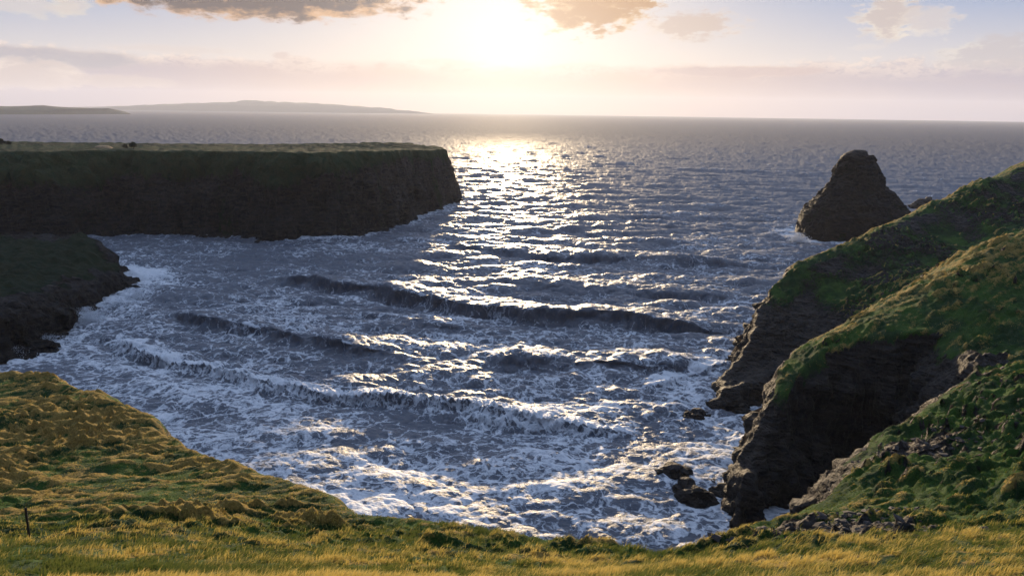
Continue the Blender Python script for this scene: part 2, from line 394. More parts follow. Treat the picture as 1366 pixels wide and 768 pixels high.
# bare scree patches and a scooped rock face on the spur
def blob(px, py, Yd, r, el_=1.0):
    cx, cy, cz = at(px, py, Yd); return sstep(1.0, .3, np.hypot((X-cx), (Y-cy)*el_)/r + .5*fbm(X*.5+px, Y*.5, o=3)).ravel()
scree = np.maximum.reduce([blob(1120, 712, 19.5, 3.2, .8), blob(1080, 705, 21, 2.4), blob(1210, 590, 36, 4.2, 1.3), blob(1250, 575, 38, 3.4, 1.3),
                           blob(1290, 470, 60, 5)*.9, blob(1240, 490, 57, 6)*.9])
bare = sstep(2, 18, X.ravel())*sstep(.33, .6, slope + .10*fbm(X*.4, Y*.4, o=3).ravel()) * sstep(20, 40, dist.ravel())
rock = np.maximum(rock, bare*.8)
rock = np.maximum(rock, scree*.9)
# a little erosion in the steps of the spur's turf
V = rock_displace(V, N, np.maximum(sstep(-.2, 3.0, sd.ravel()), .35*bare)*(.35+.65*sstep(20, 60, dist.ravel())), 1.5)
V[:, 2] += scree*(.12*fbm(X*2.2, Y*2.2, o=3)).ravel()
gold = (-.34 + 1.0*sstep(.34, 1.0, .7*t1+.45*t2+.35*t3+.5*s1+.3*s2) + .32*patch + .35*perlin(X*.9, Y*1.3+4)).ravel()  # dry gold on tussock tops; hollows coloured dark green to deepen their shade
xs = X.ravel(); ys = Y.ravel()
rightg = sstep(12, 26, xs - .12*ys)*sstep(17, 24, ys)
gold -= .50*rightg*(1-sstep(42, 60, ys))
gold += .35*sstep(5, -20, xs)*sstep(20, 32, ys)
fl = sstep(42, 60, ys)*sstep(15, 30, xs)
gold = gold*(1-.6*fl) + fl*(.20 + .5*fbm(xr*.3, yr*.9, o=4).ravel() + .35*sstep(70, 80, ys))  # extra gold grass along the nearer spur's crest paints it sunlit
strip = sstep(19, 15.5, ys)
gold += strip*.50 + .34*sstep(8, -12, xs)*sstep(17, 24, ys)
gold -= 1.8*sstep(1.0, .4, np.hypot((xs+9.5)/4.6, (ys-11.6)/1.5) + .3*perlin(xs*.5, ys*.7))
gold += strip*.7*fbm(X*.22, Y*.45+3, o=3).ravel()
gold -= 1.3*sstep(88, 93, ys)*sstep(.0, .2, -N[:, 1])  # gold taken off the farther spur's shaded side to darken it
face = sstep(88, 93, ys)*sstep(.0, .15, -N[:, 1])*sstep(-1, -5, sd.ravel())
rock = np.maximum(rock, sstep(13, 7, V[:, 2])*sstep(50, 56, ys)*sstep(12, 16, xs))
rock = np.maximum(rock, face*(.50+.45*fbm(X*.12, Y*.12+7, o=4).ravel()))  # dark rock tone paints shade onto the farther spur's camera-facing side
land = mesh_from('cliff_slope', V, grid_faces(nr, nc), M_land, attrs={'rock': rock, 'gold': gold - .45*sstep(22, 17, ys)})  # ground under the near blades coloured darker, as shade in the gaps
tag(land, kind='structure')
LZ = V[:, 2].reshape(nr, nc); LG = gold.reshape(nr, nc); LR = rock.reshape(nr, nc); LX = X; LT = tuss
LNx = N[:, 0].reshape(nr, nc); LNy = N[:, 1].reshape(nr, nc)
def look(A, x, y):
    i = np.clip(np.searchsorted(gx, x)-1, 0, nc-2); j = np.clip(np.searchsorted(gy, y)-1, 0, nr-2)
    u = (x-gx[i])/(gx[i+1]-gx[i]); v = (y-gy[j])/(gy[j+1]-gy[j])
    return (A[j, i]*(1-u)+A[j, i+1]*u)*(1-v) + (A[j+1, i]*(1-u)+A[j+1, i+1]*u)*v

# ------------------------------------------------------------------ grass blades
mg, g = material('grass_blades')
tint = g.attr('tint'); hgt = g.attr('height')
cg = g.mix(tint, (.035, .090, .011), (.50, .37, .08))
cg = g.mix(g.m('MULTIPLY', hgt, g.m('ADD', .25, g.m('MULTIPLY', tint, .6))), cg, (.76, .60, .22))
db = g.new('ShaderNodeBsdfDiffuse'); g.put(db.inputs[0], cg)
tb = g.new('ShaderNodeBsdfTranslucent'); g.put(tb.inputs[0], cg)
mx = g.new('ShaderNodeMixShader'); mx.inputs[0].default_value = .32
g.l.new(db.outputs[0], mx.inputs[1]); g.l.new(tb.outputs[0], mx.inputs[2]); g.l.new(mx.outputs[0], g.out.inputs[0])
def blades(name, n, r0, r1, length, width, seed, tall=1.0):
    q = np.random.default_rng(seed)
    r = np.exp(q.uniform(math.log(r0), math.log(r1), n)); a = q.uniform(-R(43), R(43), n)
    x = r*np.sin(a); y = r*np.cos(a)
    rk = look(LR, x, y); s2 = poly_sdf(x, y, RIM)
    clump = np.abs(perlin(x*1.3+5, y*1.3))*1.4 + .25*q.random(n)
    ok = (rk + .35*q.normal(size=n)*.5 < .45) & (s2 < .3 + 1.2*(r > 25)) & (clump > .22 + .2*q.random(n))
    x, y, r, clump = x[ok], y[ok], r[ok], clump[ok]; n = len(x)
    z = look(LZ, x, y) - .02
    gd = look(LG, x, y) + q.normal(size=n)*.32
    L = length*(.5+q.random(n))*(.6+.6*np.clip(clump, 0, 1)); W = width*(.7+.6*q.random(n))*(r/10)**.55
    # wind from the left bends every blade over to the right
    h = q.normal(size=n)*.55 + 1.15*perlin(x*.25+2, y*.25+7)
    hx, hy = np.cos(h), np.sin(h)
    lean = np.clip(.75+.35*q.normal(size=n)+.5*perlin(x*.6, y*.6+3), .15, 1.5)
    nx, ny = look(LNx, x, y), look(LNy, x, y)
    gxn = -(nx*hx + ny*hy)  # rise along the lean is roughly against the normal
    def p(t, k):
        a_ = lean*t*1.0
        return np.stack([x + hx*L*np.sin(a_)*t, y + hy*L*np.sin(a_)*t, z + L*t*np.cos(a_) + gxn*L*np.sin(a_)*t*.9], -1)
    pr = q.uniform(0, math.pi, n); side = np.stack([np.cos(pr), np.sin(pr)*.6, 0*pr], -1)*(W/2)[:, None]
    b, m_, t_ = p(0, 0), p(.55, 0), p(1.0, 0)
    vs = np.stack([b-side, b+side, m_+side*.8, m_-side*.8, t_], 1)
    idx = np.arange(n)[:, None]*5
    F3 = np.concatenate([idx+np.array([0, 1, 2]), idx+np.array([0, 2, 3]), idx+np.array([3, 2, 4])], 0)
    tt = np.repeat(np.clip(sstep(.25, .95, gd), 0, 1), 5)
    hh = np.tile(np.array([0, 0, .5, .5, 1.0]), n)
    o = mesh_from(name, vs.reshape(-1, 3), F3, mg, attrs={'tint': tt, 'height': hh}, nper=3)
    return tag(o, kind='stuff')
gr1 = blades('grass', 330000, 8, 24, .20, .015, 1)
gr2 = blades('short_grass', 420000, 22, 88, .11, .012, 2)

# ------------------------------------------------------------------ headlands across the bay
def landform(name, x0, x1, y0, y1, st, rim, rbf, ks0, mat, amp, goldf, kstep=None, seed=0., warp=2.0, turf=.2, gully=0.):
    gx_ = np.arange(x0, x1, st); gy_ = np.arange(y0, y1, st*.8)
    X, Y = np.meshgrid(gx_, gy_); a, b = X.shape
    s = poly_sdf(X + warp*fbm(X*.06+seed, Y*.06, o=5), Y + warp*fbm(X*.06+31, Y*.06+seed, o=5), rim)
    s = s + gully*(np.abs(perlin(X*.16+seed, Y*.05))-.2) + .5*gully*(np.abs(perlin(X*.4+seed, Y*.12))-.2)
    Z = rbf(X, Y) + turf*fbm(X*.3, Y*.3, o=4)
    so_ = np.maximum(s, 0)
    if kstep:   # gentle turf shoulder first, then the sheer face
        w_, k1 = kstep; w_ = w_*(1+.8*fbm(X*.05+seed, Y*.05, o=4))*(.12+.88*sstep(-35, -75, X))
        dr = k1*np.minimum(so_, w_) + ks0*np.maximum(so_-w_, 0)
        rk = sstep(w_-.5, w_+1.5, so_)
    else:
        dr = ks0*(np.sqrt(so_**2+1)-1); rk = sstep(-7, 1.0, s+5*fbm(X*.15, Y*.15, o=4))
    Z = Z - dr
    Z = np.where(Z < 1, 1+(Z-1)*.6, Z); Z = np.maximum(Z, -6)
    V = np.stack([X, Y, Z], -1).reshape(-1, 3); N = normals(V, a, b)
    V = rock_displace(V, N, sstep(-.5, 4, s.ravel()), amp, seed, .7)
    gl_ = goldf(X, Y, s, Z).ravel()
    keep = V[:, 2] > -5.5
    f = grid_faces(a, b); f = f[keep[f].any(1)]
    o = mesh_from(name, V, f, mat, attrs={'rock': (rk*(.75+.35*fbm(X*.1, Y*.1, o=3))).ravel(), 'gold': gl_})
    return tag(o, kind='structure'), (gx_, gy_, V[:, 2].reshape(a, b))

# long flat headland: rim follows the waterline, set back
b1 = [sea_at(*q)[:2] for q in ((-260, 330), (0, 322), (140, 313), (300, 314), (390, 320), (440, 319), (500, 306), (560, 287), (620, 273))]
rim1 = [(x-.6, y+9.5) for x, y in b1[:-2]] + [(b1[-2][0]-5, b1[-2][1]+8), (b1[-1][0]-9.5, b1[-1][1]+4), (b1[-1][0]-12, b1[-1][1]+22), (b1[-1][0]-30, b1[-1][1]+34), (-150, 292), (-260, 290), (-420, 300), (-440, 230)]
p1 = [at(0, 199, 236), at(140, 199, 236), at(300, 201, 236), at(400, 201, 238), at(480, 201, 248), at(560, 200, 278), at(602, 200, 300), at(560, 199, 305),
      at(0, 192, 272), at(150, 193, 275), at(300, 196.5, 278), at(450, 199, 292), (-400, 240, 31), (-400, 300, 30), (-60, 320, 25), (-60, 180, 27), (-300, 200, 29)]
headland, HL = landform('far_headland', -430, 12, 196, 335, .75, rim1, RBF(p1), 4.0, M_dark, 2.0,
    lambda X, Y, s, Z: .15 + .25*fbm(X*.05, Y*.05, o=4) + .25*sstep(-3, -9, s)*sstep(-26, -18, s) + .2*sstep(1.5, 0, s), kstep=(4.6, 1.2), gully=2.6, seed=3., warp=3.6, turf=.35)
# lower grassy spur on the left
rim2 = [(x, y) for x, y, z in (at(-330, 400, 98), at(-100, 400, 102), at(0, 395, 109), at(60, 390, 121), at(110, 372, 134), at(150, 372, 147), at(168, 380, 151), at(140, 345, 158), at(120, 325, 160), at(60, 320, 162), at(-80, 330, 158), at(-400, 330, 170))]
p2 = [at(0, 327, 150), at(60, 321, 157), at(120, 319, 158), at(140, 335, 156), at(168, 368, 151), at(0, 385, 116), at(60, 382, 127), at(110, 365, 140), at(150, 365, 148), at(-200, 330, 140), at(-200, 380, 115), at(-400, 320, 150)]
spur, SP = landform('left_spur', -215, -55, 92, 182, .36, rim2, RBF(p2), 1.9, M_spur, 2.6,
    lambda X, Y, s, Z: .1 + .3*fbm(X*.08, Y*.08, o=4), seed=8., warp=2.6, turf=1.1)

# ------------------------------------------------------------------ sea stack and rocks
def lump(name, prof, loc, mat, seed, rough=1.0, sq=0.8, nz=150, na=220, nfac=60, fsz=1.0, zlow=-3.0):
    """closed crag: prof = [(height, half width left, half width right)]; depth = sq * mean width"""
    P = np.array(prof, float)
    z = np.linspace(zlow, P[-1, 0], nz); a = np.linspace(0, 2*math.pi, na, endpoint=False)
    L = np.interp(z, P[:, 0], P[:, 1]); Rr = np.interp(z, P[:, 0], P[:, 2])
    A, Zz = np.meshgrid(a, z)
    c_ = (Rr-L)/2; h_ = (Rr+L)/2
    Xx = c_[:, None] + h_[:, None]*np.sign(np.cos(A))*np.abs(np.cos(A))**.85
    Yy = sq*h_[:, None]*np.sign(np.sin(A))*np.abs(np.sin(A))**.85
    V = np.stack([Xx, Yy, Zz], -1).reshape(-1, 3)
    O = np.stack([np.cos(A), np.sin(A), .25+0*A], -1).reshape(-1, 3)
    s_ = seed
    x, y, zz = V[:, 0]/rough, V[:, 1]/rough, V[:, 2]/rough
    d = .9*fbm(x*.16+s_, y*.16, zz*.16, 4) + .6*(1-np.abs(perlin(x*.35+s_, y*.35, zz*.2))*2-.4) + .7*(np.abs(perlin(x*.7+s_, y*.7, zz*.45))-.2) + .35*(np.abs(perlin(x*1.6, y*1.6+s_, zz*1.2))-.2)
    u = zz*.8+.5*x; d += .22*np.abs(((u*.7+.4*perlin(x*.4, y*.4, zz*.4)) % 1)-.5)*2 + .25*fbm(x*1.1, y*1.1+s_, zz*1.1, 3)
    tp = np.clip((P[-1, 0]-V[:, 2])/(.25*P[-1, 0]+.01), .15, 1)
    q1, q2 = worley((x+.3*d)*.30+s_, y*.30, (zz*.7+.35*x)*.30); d += .9*(np.minimum(q2-q1, .35)-.2) - .5*(q1-.5)
    q1, q2 = worley(x*.8+s_, y*.8, (zz*.8+.3*x)*.8); d += .5*(np.minimum(q2-q1, .35)-.2)
    V = V + O*(d*rough*tp)[:, None]
    qf = np.random.default_rng(int(seed*7)+1)
    for _ in range(nfac):                                # break the surface into flat faces
        i_ = qf.integers(0, len(V)); nn_ = O[i_] + qf.normal(size=3)*.28; nn_ /= np.linalg.norm(nn_)
        rad_ = fsz*qf.uniform(1.5, 3.6); dv = V - V[i_]
        ex = dv@nn_ + fsz*qf.uniform(.03, .22)
        m = (ex > 0) & (np.linalg.norm(dv, axis=1) < rad_)
        V[m] -= nn_*(ex[m]*.9)[:, None]
    top = V.reshape(nz, na, 3)[-1].mean(0); V = np.vstack([V, top + np.array([0, 0, .02*rough])])
    i = np.arange(nz-1)[:, None]*na; j = np.arange(na)[None]; k = (j+1) % na
    Fq = np.stack([i+j, i+k, i+na+k, i+na+j], -1).reshape(-1, 4)
    Ft = np.stack([(nz-1)*na+np.arange(na), (nz-1)*na+(np.arange(na)+1) % na, np.full(na, nz*na), np.full(na, nz*na)], -1)
    me = bpy.data.meshes.new(name)
    me.from_pydata(V.tolist(), [], Fq.tolist() + [t[:3].tolist() for t in Ft]); me.update()
    me.polygons.foreach_set('use_smooth', np.full(len(me.polygons), True))
    rkk = np.clip(.75+.4*fbm(V[:, 0]*.15, V[:, 1]*.15, V[:, 2]*.15, 3), 0, 1)
    for nm, ar in (('rock', rkk), ('gold', rkk*0+.1)):
        t = me.attributes.new(nm, 'FLOAT', 'POINT'); t.data.foreach_set('value', ar.astype(np.float32))
    me.materials.append(mat)
    o = bpy.data.objects.new(name, me); col.objects.link(o); o.location = loc
    return o
# stack outline measured on its own plane, 222 m off
YS = 226.
base_ = sea_at(1066, 319)
YS = base_[1]+8
cxs = at(1140, 300, YS)[0]
prof = []
for py, l_, r_ in ((330, 1064, 1232), (318, 1063, 1225), (300, 1066, 1218), (285, 1072, 1212), (270, 1085, 1202), (258, 1095, 1192), (250, 1101, 1185), (238, 1109, 1179), (228, 1113, 1175), (216, 1118, 1172), (209, 1122, 1168), (204.5, 1127, 1164), (202, 1132, 1160), (200, 1138, 1155)):
    zz = at(1140, py, YS)[2]
    prof.append((zz, cxs-at(l_, py, YS)[0]-.6, at(r_, py, YS)[0]-cxs-.6))
prof.sort()
st = lump('sea_stack', prof, (cxs, YS, 0), M_stack, 2.0, rough=.7, sq=.75, nfac=40, fsz=1.3)
tag(st, 'tall dark pointed rock stack standing alone in the sea beyond the right spur', 'sea stack')

p = sea_at(1236, 276); 
o = lump('sea_rock', [(-3, 9, 10), (0, 8.5, 9), (1.6, 6, 7), (3.6, 3, 4), (4.6, 1, 1.5)], (p[0], p[1], 0), M_rock, 11, rough=.8, sq=.6, nz=40, na=70, fsz=.6)
tag(o, 'low black rock in the sea just behind the crest right of the stack', 'rock')
p = sea_at(1180, 262)
RK = [((899, 634), 2.0, 1.6, 'small wet black rock in the foam, outermost off the cliff foot'),
      ((914, 652), 1.9, 1.5, 'wet dark rock in the surf between the outermost rock and the cliff foot'),
      ((932, 668), 2.0, 1.8, 'dark boulder in the surf nearest the tip of the right cliff foot'),
      ((930, 552), 2.0, .9, 'low dark rock awash at the foot of the farther right spur')]
for i, ((px, py), r_, h_, lb) in enumerate(RK):
    p = sea_at(px, py); h_ *= .9
    o = lump('boulder', [(-3, r_*1.25, r_*1.2), (0, r_, r_*1.1), (h_*.45, r_*.8, r_*.85), (h_*.8, r_*.5, r_*.45), (h_, r_*.2, r_*.15)], (p[0], p[1], 0), M_rock, 20+i*3.3, rough=.42, sq=.75, nz=60, na=80, zlow=-2, nfac=40, fsz=.35)
    o.rotation_euler.z = i*1.3
    tag(o, lb, 'boulder', 'boulders at the foot of the right cliffs')

# ------------------------------------------------------------------ distant land
def ridge(name, spans, mat):
    """spans: (px, top px y, distance, half depth) -> low land rising from the sea"""
    n = 260; rows = 15
    px = np.linspace(spans[0][0], spans[-1][0], n)
    tp = np.interp(px, [s[0] for s in spans], [s[1] for s in spans]); ds = np.interp(px, [s[0] for s in spans], [s[2] for s in spans]); dd = np.interp(px, [s[0] for s in spans], [s[3] for s in spans])
    V = []
    for j in range(rows):
        t = -1+2*j/(rows-1)
        for i in range(n):
            x, y, z = at(px[i], tp[i], ds[i])
            prof_ = math.sqrt(max(0, 1-t*t))
            V.append((x, y+t*dd[i], -2+(z+2)*prof_))
    V = np.array(V)
    V[:, 2] += (V[:, 2] > 0)*V[:, 2]*.22*fbm(V[:, 0]*.004, V[:, 1]*.004, o=5)
    f = grid_faces(rows, n)
    o = mesh_from(name, V, f, mat, attrs={'rock': np.full(len(V), .2), 'gold': .2+.3*fbm(V[:, 0]*.006, V[:, 1]*.006, o=3)})
    return tag(o, kind='structure')
M_far = land_material('distant_land', (.03, .045, .018), (.05, .055, .02), (.05, .05, .03), (.03, .028, .026), (.06, .05, .045), 4., .01)
ridge('distant_coast', [(-300, 139, 3200, 700), (0, 141.5, 3300, 600), (60, 142.2, 3400, 450), (120, 144.4, 3600, 360), (150, 146.8, 3800, 160), (170, 151.5, 3900, 40)], M_far)
ridge('distant_hills', [(-60, 150, 9500, 300), (0, 145, 9500, 300), (150, 142.5, 9500, 700), (215, 140, 9500, 900), (260, 138.5, 9600, 900), (330, 135.6, 9700, 900), (390, 137, 9700, 900), (460, 140.5, 9700, 800), (510, 144.5, 9700, 400), (550, 148, 9700, 100), (580, 152, 9700, 60)], M_far)

# ------------------------------------------------------------------ the sea
def tile(L, N, seed, wind, Vw, spread=4, small=.15, lmin=0.0):
    q = np.random.default_rng(seed)
    k = np.fft.fftfreq(N, L/N)*2*math.pi; KX, KY = np.meshgrid(k, k)
    K = np.hypot(KX, KY); K[0, 0] = 1
    Lw = Vw*Vw/9.81
    c_ = (KX*math.cos(wind)+KY*math.sin(wind))/K
    Ph = np.exp(-1/(K*Lw)**2)/K**4*np.abs(c_)**spread*np.exp(-(K*small)**2)
    Ph[c_ < 0] *= .15; Ph[0, 0] = 0
    Hh = (q.normal(size=(N, N))+1j*q.normal(size=(N, N)))*np.sqrt(Ph)
    h = np.fft.ifft2(Hh); s = h.real.std()
    dx = np.fft.ifft2(-1j*KX/K*Hh).real/s; dy = np.fft.ifft2(-1j*KY/K*Hh).real/s
    return [a.astype(np.float32) for a in (h.real/s, dx, dy)]
def tsample(A, L, x, y):
    N = A.shape[0]; u = (x/L*N) % N; v = (y/L*N) % N
    i = u.astype(np.int64) % N; j = v.astype(np.int64) % N; fu = u-np.floor(u); fv = v-np.floor(v); i1 = (i+1) % N; j1 = (j+1) % N
    return (A[j, i]*(1-fu)+A[j, i1]*fu)*(1-fv)+(A[j1, i]*(1-fu)+A[j1, i1]*fu)*fv
th = np.concatenate([np.linspace(R(46), R(1.2), 1000), np.geomspace(R(1.2), math.atan(CAMH/12000), 160)[1:]])
rr = CAMH/np.tan(th)
aa = np.concatenate([np.linspace(-math.pi, -R(46), 40)[:-1], np.linspace(-R(46), R(46), 1700), np.linspace(R(46), math.pi, 40)[1:]])
AA, RR = np.meshgrid(aa, rr)
X = (RR*np.sin(AA)); Y = (RR*np.cos(AA)); nr_, nc_ = X.shape
x = X.ravel(); y = Y.ravel(); r = RR.ravel()
T1 = tile(260, 1024, 3, R(-97), 6.0, 7, .25); T2 = tile(83, 1024, 4, R(-72), 3.7, 3, .08); T3 = tile(31, 512, 5, R(-115), 2.2, 2, .04)
bay = sstep(330, 120, r)
a1, a2, a3 = .44-.12*bay, .21-.03*bay, .08
h = np.zeros_like(x); ddx = np.zeros_like(x); ddy = np.zeros_like(x)
C4 = np.array([sea_at(*q)[:2] for q in ((120, 444), (255, 492), (400, 522), (560, 541), (700, 561), (860, 579), (925, 581))])
inner = sstep(2, -5, y-np.interp(x, C4[:, 0], C4[:, 1]))
a3 = a3*(1-.5*inner); a1 = a1*(1-.5*inner); a2 = a2*(1-.5*inner)
for T, L, a_, rmax in ((T1, 260, a1, 2500), (T2, 83, a2, 1400), (T3, 31, a3, 420)):
    fd = a_*sstep(rmax, rmax*.45, r)
    h += fd*tsample(T[0], L, x, y); ddx += fd*tsample(T[1], L, x, y)*1.1; ddy += fd*tsample(T[2], L, x, y)*1.1
# long swell crests: pixels of each crest on the water, height, foam
CR = [([(330, 370), (440, 383), (500, 391), (560, 401), (620, 413), (700, 424), (780, 427), (850, 431), (930, 437), (1010, 446)], 2.3, .35, 1.0),
      ([(215, 418), (280, 434), (340, 444), (400, 455), (450, 464), (505, 472), (560, 482)], 1.6, .35, .9),
      ([(640, 474), (700, 480), (760, 488), (820, 487), (880, 488), (940, 486)], 1.1, .45, 1.2),
      ([(120, 444), (170, 458), (220, 478), (255, 492), (330, 510), (400, 522), (480, 531), (560, 541), (640, 553), (700, 561), (780, 571), (860, 579), (925, 581)], 1.05, .75, .9),
      ([(560, 325), (640, 332), (740, 344), (860, 347), (960, 352), (1040, 352)], 1.3, .1, 1.4),
      ([(700, 312), (780, 304), (850, 301), (920, 305)], .8, .05, 1.5),
      ([(740, 262), (800, 264), (860, 264), (930, 263)], .9, .05, 2.0),
      ([(880, 226), (960, 228), (1040, 232), (1110, 238)], 1.2, .05, 3.0),
      ([(740, 292), (860, 290), (980, 292), (1060, 296)], .7, .05, 1.8),
      ([(640, 372), (760, 384), (880, 390), (1000, 396)], .7, .1, 1.2),
      ([(460, 415), (560, 430), (660, 445)], .5, .4, 1.0),
      ([(860, 520), (900, 500), (960, 490), (1000, 478)], .8, .8, .8)]
foam = np.zeros_like(x); clean = np.zeros_like(x)
wrp = 1.3*fbm(x*.09, y*.09, o=3)
wr2 = .7*fbm(x*.4+7, y*.5, o=3)
for pl, A_, fo, wd in CR:
    P = np.array([sea_at(*q)[:2] for q in pl])
    m = (x > P[:, 0].min()-30) & (x < P[:, 0].max()+30) & (y > P[:, 1].min()-30) & (y < P[:, 1].max()+30)
    xx, yy = x[m], y[m]; best = np.full(xx.shape, 1e9); sg = np.zeros_like(xx); tt = np.zeros_like(xx)
    ln = np.r_[0, np.cumsum(np.hypot(*np.diff(P, axis=0).T))]; tot = ln[-1]
    for i in range(len(P)-1):
        e = P[i+1]-P[i]; l2 = e@e
        t = np.clip(((xx-P[i, 0])*e[0]+(yy-P[i, 1])*e[1])/l2, 0, 1)
        dx_ = xx-P[i, 0]-t*e[0]; dy_ = yy-P[i, 1]-t*e[1]; d = np.hypot(dx_, dy_)
        s_ = (-dy_*e[0]+dx_*e[1])/math.sqrt(l2)          # > 0 on the shore side
        b = d < best; best[b] = d[b]; sg[b] = s_[b]; tt[b] = (ln[i]+t[b]*math.sqrt(l2))/tot
    s = np.where(sg >= 0, best, -best) + 1.2*wrp[m] + wr2[m]
    env = A_*sstep(0, .18, tt)*sstep(1, .82, tt)*(1+.35*perlin(tt*tot*.10, tt*0+A_*9)+.15*perlin(tt*tot*.33, tt*0+A_*5))
    env = env*np.where((tt <= 0) | (tt >= 1), 0, 1)
    wf, wb = 1.5*wd, 5.5*wd
    shp = np.where(s > 0, np.exp(-(s/wf)**2), np.exp(-(s/wb)**2)) - .30*np.exp(-((s-3.2*wd)/(2.2*wd))**2)
    h[m] += env*shp
    ddy[m] -= env*.7*np.exp(-((s+.3)/(1.3*wd))**2)
    foam[m] = np.maximum(foam[m], fo*sstep(0, .1, tt)*sstep(1, .9, tt)*(np.exp(-((s+.4)/(2.0*wd))**2)+.55*np.where(s < 0, np.exp(-(s/(10*wd))**2), 0)))
    if fo < .5: clean[m] = np.maximum(clean[m], sstep(.2, .8, env)*np.exp(-((s-.9*wd)/(1.5*wd))**2))
    if fo > .7 and A_ > 1:
        h[m] += env*.9*np.exp(-((s-.6)/(2.4))**2)*(np.abs(perlin(xx*.9, yy*.9)) + .6*np.abs(perlin(xx*2.1, yy*2.1)))
        foam[m] = np.maximum(foam[m], .72*np.exp(-((s-1.2)/1.8)**2)*sstep(0, .1, tt)*sstep(1, .9, tt))
# foam: a net of it in the near bay, a belt along every shore
def nearpoly(P, w0): return np.exp(-(np.maximum(poly_sdf(x, y, P), 0)/w0)**1.3)
C1 = np.array([sea_at(*q)[:2] for q in CR[0][0]])
ya = np.interp(x, C1[:, 0], C1[:, 1])
pt = fbm(x*.035+4, y*.035, o=4)
mid = sstep(4, -6, y-ya)
foam = np.maximum(foam, inner*(.58+.35*pt))
foam = np.maximum(foam, mid*(.42+.35*pt)*(r < 330))
foam = np.maximum(foam, sstep(420, 150, r)*(.29+.30*pt))
nl = near_rbf  # shore belts
sdn = poly_sdf(x[r < 260], y[r < 260], RIM); tmp = np.zeros_like(x); tmp[r < 260] = np.exp(-np.maximum(sdn-9, 0)/5.0)*sstep(0, 12, x[r < 260]-5); foam = np.maximum(foam, .85*tmp*(.8+.5*pt))
foam = np.maximum(foam, .92*np.exp(-np.maximum(poly_sdf(x, y, rim2)-10, 0)/7)*(r < 400)*(.85+.6*pt))
foam = np.maximum(foam, .80*np.exp(-np.maximum(poly_sdf(x, y, rim1)-9, 0)/5)*(r < 500)*(.8+.7*pt))
ds_ = np.hypot((x-cxs)/1.3, y-YS); foam = np.maximum(foam, .8*np.exp(-np.maximum(ds_-19, 0)/3))
foam = np.maximum(foam, .55*np.exp(-((x-sea_at(480,320)[0])/25)**2-((y-sea_at(480,330)[1])/16)**2))
foam = np.maximum(foam, .35*sstep(1.2, 2.2, h/.6)*(r < 900))*(1-.65*clean)
V = np.stack([x+ddx, y+ddy, h], -1)
V[:, 2] *= sstep(30, 40, r)
# lumpy churned surface where there is thick foam
lm = (r < 260)
V[lm, 2] += .05*foam[lm]*fbm(x[lm]*.9, y[lm]*.9, o=4)
ms, g = material('sea_water'); P = geo(g)
ft = g.attr('foam'); sepP = g.new('ShaderNodeSeparateXYZ'); g.put(sepP.inputs[0], P)
wv = g.noise(P, .22, 4, .6, out=1)
Pw = g.vm('ADD', P, g.vm('SCALE', g.vm('SUBTRACT', wv, (.5, .5, .5)), sc=4.5))
wv2 = g.noise(P, 1.3, 4, .65, out=1)
Pw = g.vm('ADD', Pw, g.vm('SCALE', g.vm('SUBTRACT', wv2, (.5, .5, .5)), sc=1.1))
Pf = g.vm('MULTIPLY', Pw, (.72, 1.0, 0.0))
def vor(scale):
    v = g.new('ShaderNodeTexVoronoi', feature='DISTANCE_TO_EDGE'); g.put(v.inputs['Vector'], Pf); v.inputs['Scale'].default_value = scale
    return v.outputs['Distance']
v1, v2, v3 = vor(.42), vor(1.15), vor(2.9)
f1 = g.noise(g.vm('MULTIPLY', Pw, (1, 1.5, 0)), 1.05, 7, .70)
f2 = g.noise(g.vm('MULTIPLY', P, (1, 2.2, 0)), 2.6, 6, .7)
ln1 = g.ss(v1, .16, .0); ln2 = g.ss(v2, .20, .0); ln3 = g.ss(v3, .30, .0)
net = g.m('ADD', g.m('MULTIPLY', ln1, .36), g.m('ADD', g.m('MULTIPLY', ln2, .40), g.m('MULTIPLY', ln3, .18)))
net = g.m('ADD', net, g.m('ADD', g.m('MULTIPLY', g.m('SUBTRACT', f1, .5), .9), g.m('MULTIPLY', g.m('SUBTRACT', f2, .5), .6)))
stk = g.noise(g.vm('MULTIPLY', Pw, (.55, 1.2, 0)), .16, 5, .62)
sk2 = g.noise(g.vm('MULTIPLY', Pw, (.35, 1.6, 0)), .5, 5, .6)
k = g.m('ADD', g.m('MULTIPLY', ft, 1.0), g.m('SUBTRACT', net, .92))
k = g.m('ADD', k, g.m('ADD', g.m('MULTIPLY', g.m('SUBTRACT', stk, .5), 1.3), g.m('MULTIPLY', g.m('SUBTRACT', sk2, .5), .8)))
fm = g.m('MULTIPLY', g.ss(k, -.08, .24), g.ss(ft, .02, .2))
bz = g.new('ShaderNodeBump'); bz.inputs['Strength'].default_value = 1.0; bz.inputs['Distance'].default_value = .20
hb = g.m('ADD', g.noise(g.vm('MULTIPLY', P, (1, 1.6, 1)), 1.3, 6, .62), g.m('MULTIPLY', fm, .15))
g.put(bz.inputs['Height'], hb)
far = g.attr('far')
bz2 = g.new('ShaderNodeBump'); bz2.inputs['Distance'].default_value = 2.2; g.put(bz2.inputs['Strength'], g.m('MULTIPLY', far, 1.0))
g.put(bz2.inputs['Height'], g.noise(g.vm('MULTIPLY', P, (.55, 1.5, 1)), .14, 6, .62)); g.l.new(bz.outputs[0], bz2.inputs['Normal'])
b = g.new('ShaderNodeBsdfPrincipled')
g.put(b.inputs['Base Color'], g.mix(g.ss(f1, .3, .7), (.075, .088, .115), (.140, .142, .152)))
b.inputs['IOR'].default_value = 1.333; g.put(b.inputs['Specular IOR Level'], g.m('SUBTRACT', .38, g.m('MULTIPLY', far, .26)))
g.put(b.inputs['Roughness'], g.m('ADD', .45, g.m('MULTIPLY', far, .48)))
g.l.new(bz2.outputs[0], b.inputs['Normal'])
